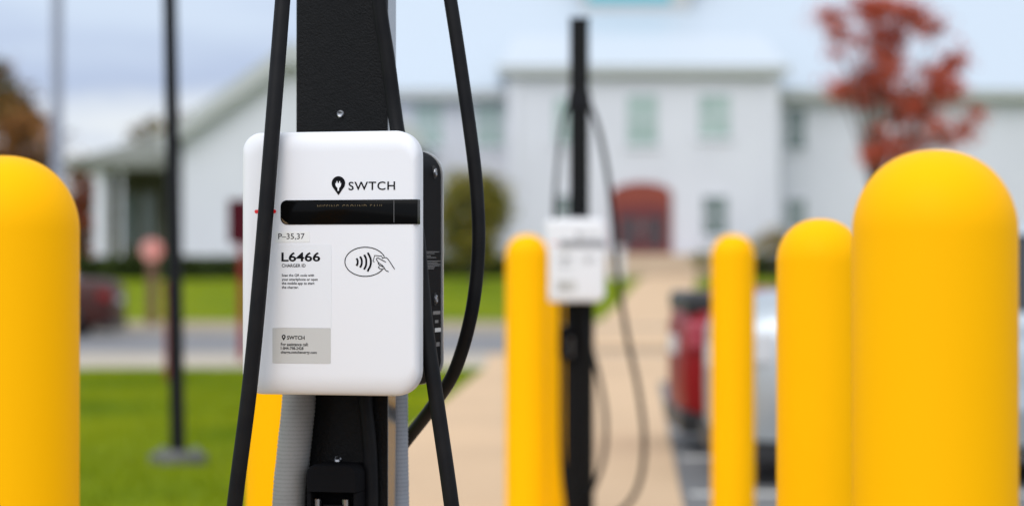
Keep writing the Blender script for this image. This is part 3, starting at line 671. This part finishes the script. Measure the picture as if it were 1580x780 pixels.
def make_station(name, label, loc, yaw, upper, cables, near, shift=0):
    t = thing(name, label, 'charging station', loc, yaw, 'charging stations between the bollards')
    # ---- front cover
    x0, z0 = F(375, 607, .012); x1, z1 = F(647.5, 201, .012)
    bm = bmesh.new(); R = [.030, .036, .036, .028]; loops = []
    for k in range(9):                                   # soft crowned front edge, steeper at the sides
        a = PI / 2 * k / 8; iz = .030 * (1 - math.sin(a)); ix = .010 * (1 - math.sin(a)); dep = .013 * (1 - math.cos(a))
        loops.append((dep, rrect(x0 + ix * 1.8, x1 - ix * .8, z0 + iz, z1 - iz, [max(.012, r - iz * .55) for r in R], 12)))
    loops += [(.016, rrect(x0, x1, z0, z1, R, 12)), (.030, rrect(x0 + .0005, x1 - .0005, z0 + .0005, z1 - .0005, R, 12)), (.031, rrect(x0 + .003, x1 - .003, z0 + .003, z1 - .003, R, 12))]
    loft_y(bm, loops)
    cov = obj('front_cover', bm, M['cover'], t); shade_auto(cov, 50)
    YF = -.0002                                          # print sits on the flat of the cover
    def word(s, a, b, c, d, m, parent, y=YF, **k):
        u0, v0 = F(a, d, 0); u1, v1 = F(c, b, 0); return obj('lettering', text_mesh(s, u0, v0, u1, v1, y, **k), m, parent)
    word('SWTCH', 537.8, 279.6, 609.6, 293.4, M['ink'], cov, bold=.010, spacing=1.1)
    u, v = F(522.2, 282.7, 0); _, tip = F(522, 301, 0); s_ = F(532.6, 282, 0)[0] - u
    lg = obj('logo_pin', pin_mesh(u, v, s_, tip, YF), M['ink'], cov)
    bm = bmesh.new(); q = lambda X, Y: F(500 + X / 7.8, 250 + Y / 7.8, 0)
    pts = [q(*p) for p in ((165, 345), (180, 345), (182, 310), (194, 300), (205, 280), (207, 252), (195, 252), (195, 230), (183, 230), (183, 252), (163, 252), (163, 230), (151, 230), (151, 252), (139, 252), (140, 280), (152, 300), (164, 310))]
    loft_y(bm, [(YF - .0006, pts), (YF - .0002, pts)]); obj('plug_symbol', bm, M['white_ink'], cov)
    # ---- display
    u0, v0 = F(433, 346.5, 0); u1, v1 = F(644.5, 307.3, 0)
    rr = [.010, .0005, .0005, .009]
    bm = bmesh.new(); loft_y(bm, [(-.0012, rrect(u0 + .0006, u1 - .0006, v0 + .0006, v1 - .0006, rr, 8)), (-.0006, rrect(u0, u1, v0, v1, rr, 8)), (.012, rrect(u0, u1, v0, v1, rr, 8))])
    dsp = obj('display', bm, M['glass_black'] if near else M['glass_glare'], t); shade_auto(dsp, 40)
    word('MISSING GROUND FAUL', 490, 315, 592, 325, M['lcd'], dsp, y=-.0013, cut=.68, spacing=1.25)
    a, b = F(608, 343, 0); c, d = F(608.6, 309, 0)
    obj('divider', BOX(a, c, -.0016, -.0011, b, d), M['label_grey'], dsp)
    bm = bmesh.new(); e0 = [F(434.4, 336, 0), F(437, 342, 0), F(441, 345.2, 0), F(446, 345.3, 0), F(439, 340.5, 0)]
    loft_y(bm, [(-.0015, e0), (-.0011, e0)]); obj('reflection_corner', bm, M['amber_reflection'], dsp)  # corner patch drawn for the reflection inside the display
    # ---- indicator
    a, b = F(393, 329, 0); c, d = F(426, 323.2, 0)
    bm = bmesh.new(); loft_y(bm, [(-.0008, rrect(a, c, b, d, .0025, 6)), (.006, rrect(a, c, b, d, .0025, 6))]); obj('indicator_bar', bm, M['red_led'], t)
    # ---- stickers and print
    def patch(nm, x_0, y_0, x_1, y_1, m, y=YF, r=.0012, th=.0002):
        a, b = F(x_0, y_1, 0); c, d = F(x_1, y_0, 0); bm = bmesh.new(); loft_y(bm, [(y - th, rrect(a, c, b, d, r, 3)), (y + .0001, rrect(a, c, b, d, r, 3))]); return obj(nm, bm, m, t)
    tp = patch('number_tape', 425, 357, 478, 373.5, M['tape'])
    word('P\u201335,37', 429.6, 359.8, 470, 370, M['ink_soft'], tp, y=YF - .00021)
    sk = patch('clear_sticker', 427, 377, 511.5, 505, M['clear'])
    YS = YF - .00021
    word('L6466', 434.4, 388.8, 494.2, 403.2, M['ink'], sk, y=YS, bold=.022)
    word('CHARGER ID', 435, 406.8, 471.6, 412, M['ink'], sk, y=YS, bold=.012)
    for s, yy, xx, dn in (('Scan the QR code with', 422.4, 484.8, 4.4), ('your smartphone or open', 428.6, 490.4, 5.2), ('the mobile app to start', 434.6, 485.4, 5.2), ('the charger.', 440.8, 461, 5.2)):
        word(s, 435, yy, xx, yy + dn, M['ink'], sk, y=YS, bold=.014)
    st = patch('help_sticker', 420.6, 506, 510.4, 559.4, M['sticker'])
    word('SWTCH', 443, 517.6, 470.2, 523.2, M['ink'], st, y=YS, bold=.02)
    u, v = F(438, 519, 0); _, tip = F(438, 524.6, 0); s_ = F(441.0, 519, 0)[0] - u
    obj('logo_pin', pin_mesh(u, v, s_, tip, YS), M['ink'], st)
    bm = bmesh.new(); loft_y(bm, [(YS - .0005, rrect(u - s_ * .35, u + s_ * .35, v - s_ * .5, v + s_ * .4, s_ * .2, 3)), (YS - .0001, rrect(u - s_ * .35, u + s_ * .35, v - s_ * .5, v + s_ * .4, s_ * .2, 3))]); obj('plug_symbol', bm, M['sticker'], st)
    for s, yy, xx, dn in (('For assistance call:', 528.5, 475.8, 4.5), ('1-844-798-2428', 534.7, 468.4, 4.2), ('charge.swtchenergy.com', 541, 489, 5.0)):
        word(s, 433.6, yy, xx, yy + dn, M['ink'], st, y=YS, bold=.014)
    # ---- contactless mark: an oval, four waves and a hand holding a card
    bm = bmesh.new(); q = lambda X, Y: F(500 + X / 7.8, 350 + Y / 7.8, 0); mm = (F(501, 400, 0)[0] - F(500, 400, 0)[0])
    oval = [q(497 + 245 * math.cos(a), 417 + 175 * math.sin(a)) for a in [math.radians(32 + (340 - 32) * k / 60) for k in range(61)]]
    ribbon(bm, oval, mm * 1.25, YF)
    for arc in ([(390, 376), (404, 400), (404, 440), (390, 464)], [(434, 355), (453, 392), (453, 446), (434, 486)], [(484, 333), (506, 382), (506, 456), (482, 510)], [(527, 308), (560, 380), (560, 456), (524, 533)]):
        ribbon(bm, [q(*p) for p in spl2(arc)], mm * 2.9, YF)
    for path in ([(606, 421), (590, 410), (610, 341), (697, 352), (702, 376)],):
        ribbon(bm, [q(*p) for p in path], mm * 1.1, YF)
    for path in ([(745, 422), (700, 398), (650, 372), (632, 379), (636, 398), (658, 428), (712, 470), (742, 518), (778, 537)], [(700, 374), (742, 367), (770, 386), (812, 448), (850, 506)],
                 [(652, 428), (660, 452), (692, 470), (712, 482)], [(668, 470), (656, 484), (672, 500), (705, 506), (726, 492)]):
        ribbon(bm, [q(*p) for p in spl2(path, 5)], mm * 1.1, YF)
    obj('contactless_mark', bm, M['ink'], cov)
    # ---- black body behind the cover
    YB = .185
    bx1 = F(681.5, 404, YB)[0]; bx0 = x0 + .016
    bz1 = F(660, 230.5, YB * .7)[1]; bz0 = F(660, 597, YB * .5)[1]
    bm = bmesh.new(); loft_y(bm, [(.0315, rrect(bx0, bx1, bz0, bz1, .034, 10)), (.06, rrect(bx0, bx1, bz0, bz1, .034, 10)), (YB - .004, rrect(bx0, bx1, bz0, bz1, .036, 10)), (YB, rrect(bx0 + .003, bx1 - .003, bz0 + .003, bz1 - .003, .034, 10))])
    bod = obj('charger_body', bm, M['black_body'], t); shade_auto(bod, 40)
    bm = bmesh.new(); loft_y(bm, [(YB + .0005, rrect(bx0 - .001, bx1 + .0016, bz0 - .001, bz1 + .0014, .037, 10)), (YB + .005, rrect(bx0 - .001, bx1 + .0016, bz0 - .001, bz1 + .0014, .037, 10))])
    obj('back_plate', bm, M['silver'], t)
    for (px, py) in ((670.5, 266), (671.5, 461)):
        yy, zz = G(px, py, bx1)
        bm = bmesh.new(); tube(bm, [(bx1 - .004, yy, zz), (bx1 + .0006, yy, zz)], [.010, .0095], 20); o = obj('screw_recess', bm, M['dark_hole'], bod)
        bm = bmesh.new(); lathe(bm, [(.0062, 0), (.006, .0018), (.0042, .003), (.0025, .0024), (0, .0022)], 18)
        for v in bm.verts: v.co = Vector((bx1 + .0005 + v.co.z, yy + v.co.x, zz + v.co.y))
        obj('screw', bm, M['steel'], bod)
    bm = bmesh.new(); random.seed(3)
    for py, wd in ((388, .9), (390.6, .6), (394.5, .35), (397, .7), (402.5, 1.0), (405, .8), (407.4, .95), (409.6, .9), (412, .6), (414.2, .55)):
        ya, za = G(656, py, bx1); yb_, _ = G(656 + 24 * wd, py, bx1)
        box(bm, bx1 - .001, bx1 + .0003, ya, yb_, za - .0005, za + .0005)
    obj('rating_print', bm, M['label_grey'], bod)
    for (a, b, c, d, m) in ((668, 479, 679, 485, 'label_grey'), (671, 505, 680, 512, 'label_white'), (671, 493, 676, 498, 'label_grey'), (673, 527, 678, 534, 'label_grey')):
        ya, za = G(a, d, bx1); yb_, zb_ = G(c, b, bx1); obj('small_sticker', BOX(bx1 - .001, bx1 + .0004, ya, yb_, za, zb_), M[m], bod)
    # ---- post
    YP = YB + .012
    p0 = F(457, 100, YP)[0]; p1 = F(598, 100, YP)[0]; pc = (p0 + p1) / 2 + shift; hw = (p1 - p0) / 2
    TOP = 2.27 if near else 2.295
    sections = [(0.012, TOP, hw)] if upper is None else [(.012, 1.40, hw * .92), (1.40, TOP, upper)]
    for za, zb_, h_ in sections:
        obj('post', BOX(pc - h_ + .002, pc + h_ - .001, YP + .0035, YP + .047, za, zb_ - .002, bev=.003), M['grey_post'] if near else M['black_pole'], t)
        obj('post_front', BOX(pc - h_, pc + h_, YP - .0005, YP + .003, za + .003, zb_ - .003, bev=.0012), M['wrinkle'], t)
    obj('post_cap', BOX(pc - sections[-1][2] - .003, pc + sections[-1][2] + .003, YP - .003, YP + .05, TOP, TOP + .012, bev=.003), M['black_pole'], t)
    obj('base_plate', BOX(pc - .12, pc + .12, YP - .06, YP + .11, .004, .0118), M['grey_post'], t)
    def screw(px, py, par, y=YP - .0005, r=.0058):
        a, b = F(px, py, y); bm = bmesh.new(); lathe(bm, [(r, 0), (r * .96, .002), (r * .7, .0034), (r * .3, .0026), (0, .0022)], 20)
        for v in bm.verts: v.co = Vector((a + v.co.x, y - v.co.z, b - v.co.y))
        s = obj('screw', bm, M['steel'], par); shade_auto(s, 30); return s
    screw(525.5, 176, t); screw(522, 708, t)
    obj('mount_bracket', BOX(pc - .06, pc + .06, YB + .006, YP - .002, bz0 + .05, bz1 - .05), M['black_pole'], t)
    # collar that the cables hang from, with two hooks
    zc_ = 1.935; hw2 = sections[-1][2]
    bm = bmesh.new(); box(bm, pc - hw2 - .008, pc + hw2 + .008, YP - .010, YP + .056, zc_ - .05, zc_ + .03, bev=.004); col_ = obj('cable_collar', bm, M['black_pole'], t)
    # ---- holster under the charger
    a, b = F(473, 757, YP - .06); c, d = F(551, 717, YP - .06)
    bm = bmesh.new(); loft_y(bm, [(YP - .062, rrect(a + .002, c - .002, b, d - .002, [.001, .001, .014, .014], 6)), (YP - .058, rrect(a, c, b, d, [.001, .001, .015, .015], 6)), (YP - .002, rrect(a, c, b, d, [.001, .001, .015, .015], 6))])
    hs = obj('holster', bm, M['black_body'], t); shade_auto(hs, 40)
    zl = F(500, 860, YP - .06)[1]
    bm = bmesh.new(); box(bm, a, a + .006, YP - .058, YP - .002, zl, b - .0005); box(bm, c - .006, c, YP - .058, YP - .002, zl, b - .0005); box(bm, a + .0062, c - .0062, YP - .02, YP - .002, zl, b - .0005)
    obj('holster_cheeks', bm, M['black_body'], hs)
    um = (a + c) / 2
    for px in (492, 536):
        u = F(px, 770, YP - .04)[0]; bm = bmesh.new(); tube(bm, [(u, YP - .045, zl), (u, YP - .045, b - .012)], .006, 12); obj('latch_pin', bm, M['steel'], hs)
    bm = bmesh.new(); tube(bm, [(um, YP - .035, zl - .02), (um, YP - .035, b - .02)], .021, 22); obj('plug_head', bm, M['black_body'], hs)
    # ---- conduits
    def ridged(pts, r, m, dep):
        Q = spline(pts, 30); P = [Q[0]]; st_ = .0030; left = st_
        for a_, b_ in zip(Q, Q[1:]):
            L_ = (b_ - a_).length; u_ = left
            while u_ < L_: P.append(a_.lerp(b_, u_ / L_)); u_ += st_
            left = u_ - L_
        R_ = [r + (dep if k % 2 else -dep) * random.uniform(.5, 1.3) for k in range(len(P))]
        bm = bmesh.new(); tube(bm, P, R_, 20); return obj('conduit', bm, m, t, True)
    k0 = F(461, 600, YP - .03); k1 = F(453, 700, YP - .03); k2 = F(446, 780, YP - .03)
    if near: ridged([(k0[0], YP - .03, bz0 + .01), (k0[0], YP - .03, k0[1] - .02), (k1[0], YP - .03, k1[1]), (k2[0], YP - .03, k2[1]), (k2[0] - .012, YP - .03, .6), (k2[0] - .008, YP - .03, .3), (k2[0] + .005, YP - .03, .012)], .0253, M['conduit'], .0005)
    r0 = F(611, 650, YP + .075)
    ridged([(r0[0], YP + .075, bz0 + .12), (r0[0], YP + .075, .95), (r0[0] + .002, YP + .075, .8), (r0[0], YP + .075, .5), (r0[0], YP + .075, .012)], .0185, M['conduit2'], .0004)
    # lead running down the face of the post
    a = F(566, 600, YP - .013)[0]; b = F(571, 700, YP - .013)
    bm = bmesh.new(); tube(bm, spline([(a - .002, YP - .013, bz0 + .01), (a - .002, YP - .013, bz0 - .03), (b[0], YP - .013, b[1]), (b[0] + .002, YP - .013, .8), (b[0], YP - .013, .4), (b[0], YP - .013, .02)], 10), .0108, 16); obj('supply_lead', bm, M['rubber'], t, True)
    # ---- charging cables
    for pts, r in cables:
        bm = bmesh.new(); tube(bm, spline([to_local(at(*p), Vector(loc), yaw) for p in pts], 14), r, 18); obj('charging_cable', bm, M['rubber'], t, True)
    return t
cab1 = [([(505, -345, 3.60), (470, -280, 3.56), (447, -140, 3.52), (436, 0, 3.48), (421, 190, 3.44), (404, 400, 3.428), (386, 590, 3.425), (362, 780, 3.43), (345, 950, 3.44), (360, 1120, 3.46), (440, 1200, 3.5), (500, 1120, 3.54), (511, 960, 3.555), (511, 850, 3.555)], .0113),
        ([(556, -345, 3.60), (568, -200, 3.585), (585, 0, 3.582), (598, 90, 3.582), (613, 200, 3.575), (630, 285, 3.52), (643, 360, 3.462), (650, 430, 3.452), (658, 510, 3.445), (671, 600, 3.44), (697, 780, 3.43), (712, 920, 3.45), (700, 1120, 3.5), (630, 1240, 3.56), (590, 1200, 3.60)], .0110),
        ([(575, -345, 3.62), (625, -290, 3.62), (668, -150, 3.60), (695, 0, 3.58), (725, 200, 3.57), (736, 300, 3.57), (738, 390, 3.57), (727, 485, 3.58), (702, 570, 3.63), (668, 625, 3.70), (632, 672, 3.765), (600, 712, 3.80), (570, 745, 3.80)], .0100)]
make_station('charging_station', 'sharply focused white wall charger on black post in the foreground', C1, YAW, None, cab1, True)
C2 = Vector((at(889, 0, 10.8).x, 10.8, .02)); D = 10.85
cab2 = [([(882, 150, D + .15), (868, 190, D + .1), (860, 260, D), (856, 340, D - .03), (864, 440, D - .03), (866, 560, D - .02), (866, 680, D), (872, 760, D + .05), (880, 790, D + .1)], .009),
        ([(905, 150, D + .15), (922, 195, D + .1), (936, 260, D + .08), (946, 340, D + .06), (954, 430, D + .05), (968, 520, D + .05), (985, 600, D + .05), (994, 680, D + .05), (986, 745, D + .05), (960, 785, D + .06), (920, 800, D + .1), (895, 790, D + .15)], .0115),
        ([(900, 450, D + .12), (908, 520, D + .08), (924, 580, D + .06), (934, 640, D + .06), (932, 700, D + .06), (916, 750, D + .08), (896, 775, D + .14)], .0105)]
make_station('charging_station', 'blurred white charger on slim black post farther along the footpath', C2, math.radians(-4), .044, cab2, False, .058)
